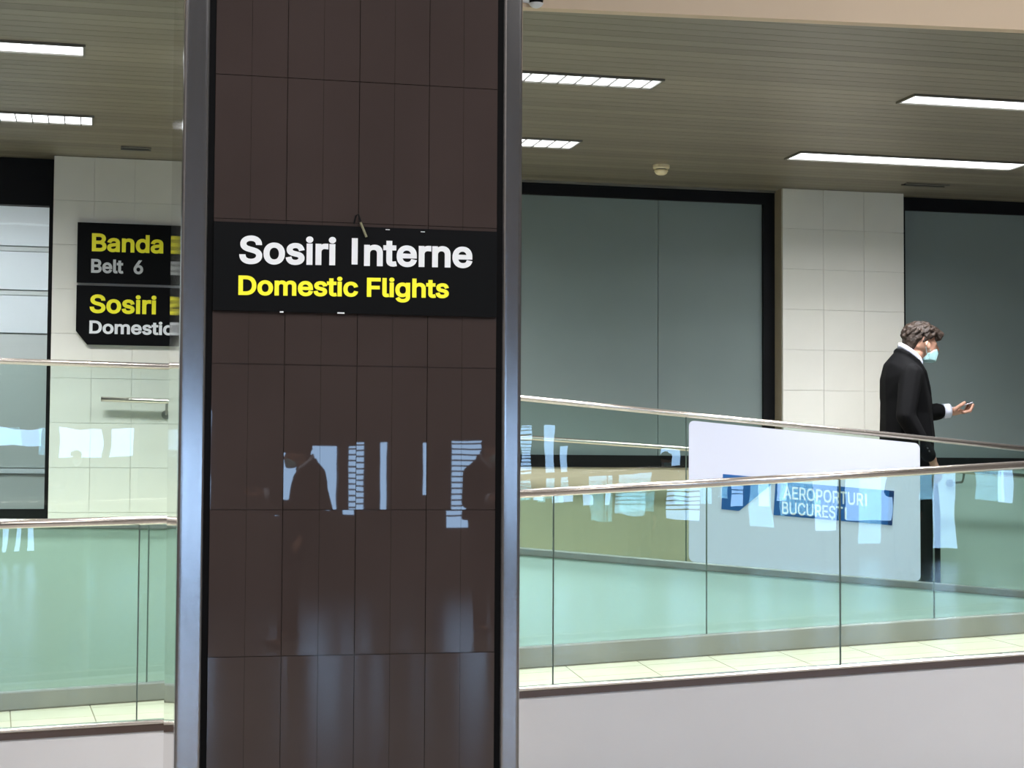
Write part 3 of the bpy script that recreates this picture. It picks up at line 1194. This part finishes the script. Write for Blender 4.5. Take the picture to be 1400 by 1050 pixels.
# left hand, palm up round the phone
W0 = V((.205, .2, 1.178))
hq = lambda p: W0 + (V(p) - W0) * 1.22 + V((.06, 0, .0))
hull(bm, [(hq((.205, .2, 1.178)), .03), (hq((.28, .205, 1.178)), (.036, .05, .02)), (hq((.25, .2, 1.172)), (.036, .043, .022))])
for k, (dy, L_) in enumerate(((-.038, .062), (-.013, .078), (.012, .074), (.036, .066))):
    a = V((.292, .203 + dy, 1.172))
    b = a + V((L_ * .62, -.002, .008))
    c = b + V((L_ * .25, -.004, .036))
    limb(bm, [(hq(a), .0125), (hq(b), .0115), (hq(c), .0095)])
limb(bm, [(hq((.235, .165, 1.185)), .0165), (hq((.268, .148, 1.212)), .013), (hq((.298, .166, 1.228)), .011)])
body = fuse('body', bm, .0055, M['skin'], man, 3)

# jacket
bm = bmesh.new()
hull(bm, [((-.165, 0, 1.525), (.05, .075, .05)), ((-.155, 0, 1.50), (.08, .085, .055)), ((-.075, 0, 1.455), (.06, .075, .04)), ((-.14, .165, 1.41), (.085, .062, .065)), ((-.14, -.165, 1.41), (.085, .062, .065)),
          ((-.165, 0, 1.38), (.122, .16, .08)), ((-.195, 0, 1.465), (.072, .12, .05)), ((-.12, 0, 1.25), (.168, .185, .09)), ((-.1, 0, 1.12), (.165, .18, .08))])
hull(bm, [((-.12, 0, 1.25), (.165, .185, .06)), ((-.1, 0, 1.12), (.165, .18, .08)), ((-.105, 0, .965), (.185, .2, .012))])
limb(bm, [((-.15, -.175, 1.405), .078), ((-.215, -.235, 1.13), .066), ((-.06, -.243, .872), .05)])
limb(bm, [((-.12, .175, 1.405), .078), ((-.04, .25, 1.145), .066), ((.2, .205, 1.175), .06)])
# lapel roll and pocket flap
limb(bm, [((-.06, -.085, 1.50), .016), ((-.012, -.075, 1.43), .018), ((.028, -.05, 1.32), .016), ((.06, -.02, 1.18), .012)])
limb(bm, [((-.06, .085, 1.50), .016), ((-.012, .075, 1.43), .018), ((.028, .05, 1.32), .016), ((.06, .02, 1.18), .012)])
limb(bm, [((-.06, -.085, 1.50), .016), ((-.13, -.085, 1.55), .016), ((-.165, -.055, 1.572), .016), ((-.178, 0, 1.578), .016), ((-.165, .055, 1.572), .016), ((-.13, .085, 1.55), .016), ((-.06, .085, 1.5), .016)])
jacket = fuse('jacket', bm, .009, M['suit'], man, 3)
for k in range(3):
    b = bmesh.new()
    ell(b, (-.075 - .012 * k, -.2915 + .001 * k, .895 + .02 * k), (.006, .004, .006), None, 2)
    o = obj('button', b, M['shoe'], None)
    o.parent = jacket

# trousers and shoes
bm = bmesh.new()
hull(bm, [((-.07, 0, .97), (.14, .165, .04)), ((-.06, 0, .87), (.13, .165, .06))])
for s in (-1, 1):
    limb(bm, [((-.05, s * .082, .88), .1), ((.005, s * .093, .5), .076), ((.012, s * .1, .09 + FZ), .066)])
fuse('trousers', bm, .01, M['trouser'], man, 3)
for s in (-1, 1):
    bm = bmesh.new()
    hull(bm, [((-.035, s * .1, FZ + .04), (.045, .042, .04)), ((.06, s * .105, FZ + .035), (.05, .046, .035)), ((.14, s * .11, FZ + .026), (.045, .042, .026))])
    o = fuse('shoe', bm, .006, M['shoe'], man, 2)

# shirt collar, cuff
def ring(name, fn, h, t, m, parent, n=40):
    bm = bmesh.new()
    rows = []
    for k in range(n):
        p, nrm, up = fn(k / n * 2 * math.pi)
        rows.append([bm.verts.new(p), bm.verts.new(p + up * h), bm.verts.new(p + up * h + nrm * t), bm.verts.new(p + nrm * t)])
    for k in range(n):
        a, b = rows[k], rows[(k + 1) % n]
        for i in range(4):
            bm.faces.new((a[i], b[i], b[(i + 1) % 4], a[(i + 1) % 4]))
    o = obj(name, bm, m, None, True)
    o.parent = parent
    return o


def collar(a):
    x = -.088 + .082 * math.cos(a)
    y = .074 * math.sin(a)
    z = 1.535 - .74 * (x + .088) - .02 * max(0, math.cos(a)) ** 3
    return V((x, y, z)), V((math.cos(a), math.sin(a), 0)), V((.25, 0, .97))


ring('shirt_collar', collar, .036, -.006, M['shirt'], man)


def cuff(a):
    c = V((.236, .2025, 1.178))
    d = V((.98, 0, .06)).normalized()
    u, w = V((0, 1, 0)), V((-.06, 0, .98))
    nn = u * math.cos(a) + w * math.sin(a)
    return c + nn * .046, nn, d


ring('shirt_cuff', cuff, .05, .005, M['shirt'], man)

# hair
bm = bmesh.new()
hull(bm, [((-.02, 0, 1.695), (.112, .084, .078)), ((-.075, 0, 1.64), (.06, .074, .07))])
hull(bm, [((-.1, 0, 1.6), (.034, .06, .045)), ((-.06, 0, 1.65), (.07, .076, .06))])
hull(bm, [((.06, 0, 1.72), (.05, .06, .035)), ((.108, 0, 1.672), (.026, .052, .03))])
rnd = random.Random(3)
for k in range(110):
    a = rnd.uniform(0, 2 * math.pi)
    e = rnd.uniform(-.5, 1.4)
    d = V((math.cos(a) * math.cos(e), math.sin(a) * math.cos(e), math.sin(e)))
    p = V((-.015 + d.x * .122, d.y * .083, 1.688 + d.z * .082))
    if p.x > .02 and p.z < 1.665:
        continue
    if -.03 < p.x < .05 and p.z < 1.64:
        continue
    tdir = V((-.6, 0, -.5)) - d * d.dot(V((-.6, 0, -.5)))
    hull(bm, [(p, rnd.uniform(.011, .017)), (p + tdir * .04, .006)], 1)
for k in range(14):
    y = -.05 + .1 * k / 13
    hull(bm, [((.075, y, 1.73), .014), ((.118 + rnd.uniform(-.006, .01), y * 1.05, 1.69), .014), ((.118 + rnd.uniform(-.01, .006), y * 1.05, 1.652), .007)], 1)
fuse('hair', bm, .005, M['hair'], man, 1)
# face mask
bm = bmesh.new()
hull(bm, [((.066, 0, 1.575), (.034, .05, .02)), ((.098, 0, 1.585), (.012, .018, .014)), ((.1, 0, 1.56), (.014, .028, .014)), ((.07, 0, 1.515), (.03, .045, .018)), ((.03, 0, 1.52), (.03, .058, .02)), ((.03, 0, 1.555), (.02, .06, .02))])
mk = fuse('face_mask', bm, .004, M['mask'], man, 2)
for s in (-1, 1):
    b = tube(bmesh.new(), [V((.035, s * .062, 1.575)), V((.02, s * .077, 1.612)), V((.004, s * .088, 1.636)), V((-.006, s * .09, 1.615))], .0022, 6)
    tube(b, [V((.02, s * .062, 1.525)), V((.004, s * .074, 1.56)), V((-.008, s * .088, 1.60))], .0022, 6)
    o = obj('ear_loop', b, M['mask'], None)
    o.parent = mk
# phone lying in the hand
c = man.matrix_basis
ph = thing('phone', mp0, 'small white phone held in the hand of the person in black', 'phone')
ph.rotation_euler = man.rotation_euler
bm = box(bmesh.new(), (-.068, -.034, -.004), (.068, .034, .004), .0035)
Rt = Matrix.Rotation(-.2, 4, 'Y')
Rt = Matrix.Rotation(-.28, 4, 'Y')
Rt.translation = hq((.300, .203, 1.2145))
bm.transform(Rt)
o = obj('case', bm, M['phone'], None)
o.parent = ph
bm = box(bmesh.new(), (-.062, -.030, .004), (.062, .030, .0046))
bm.transform(Rt)
o = obj('screen', bm, M['frame'], None)
o.parent = ph


def copy_tree(o, parent=None):
    q = o.copy()
    C.objects.link(q)
    q.parent = parent
    for ch in list(o.children):
        copy_tree(ch, q)
    return q


# other people waiting in the hall, seen as dark reflections
for x, y, rz, lab in ((1.71, -6.0, 3.0, 'dark figure reflected in the left half of the column tiles'),
                      (3.62, -6.2, 1.2, 'dark figure reflected near the right edge of the column tiles'),
                      (-.75, -9.5, 2.0, 'dark figure reflected in the far glass below the baggage belt sign'),
                      (7.9, -9.8, 1.7, 'dark figure reflected in the near glass over the white panel')):
    q = copy_tree(man)
    q.location = (x, y, -FZ)
    q.rotation_euler = (0, 0, rz)
    tag(q, lab, 'person', 'people waiting in the hall')
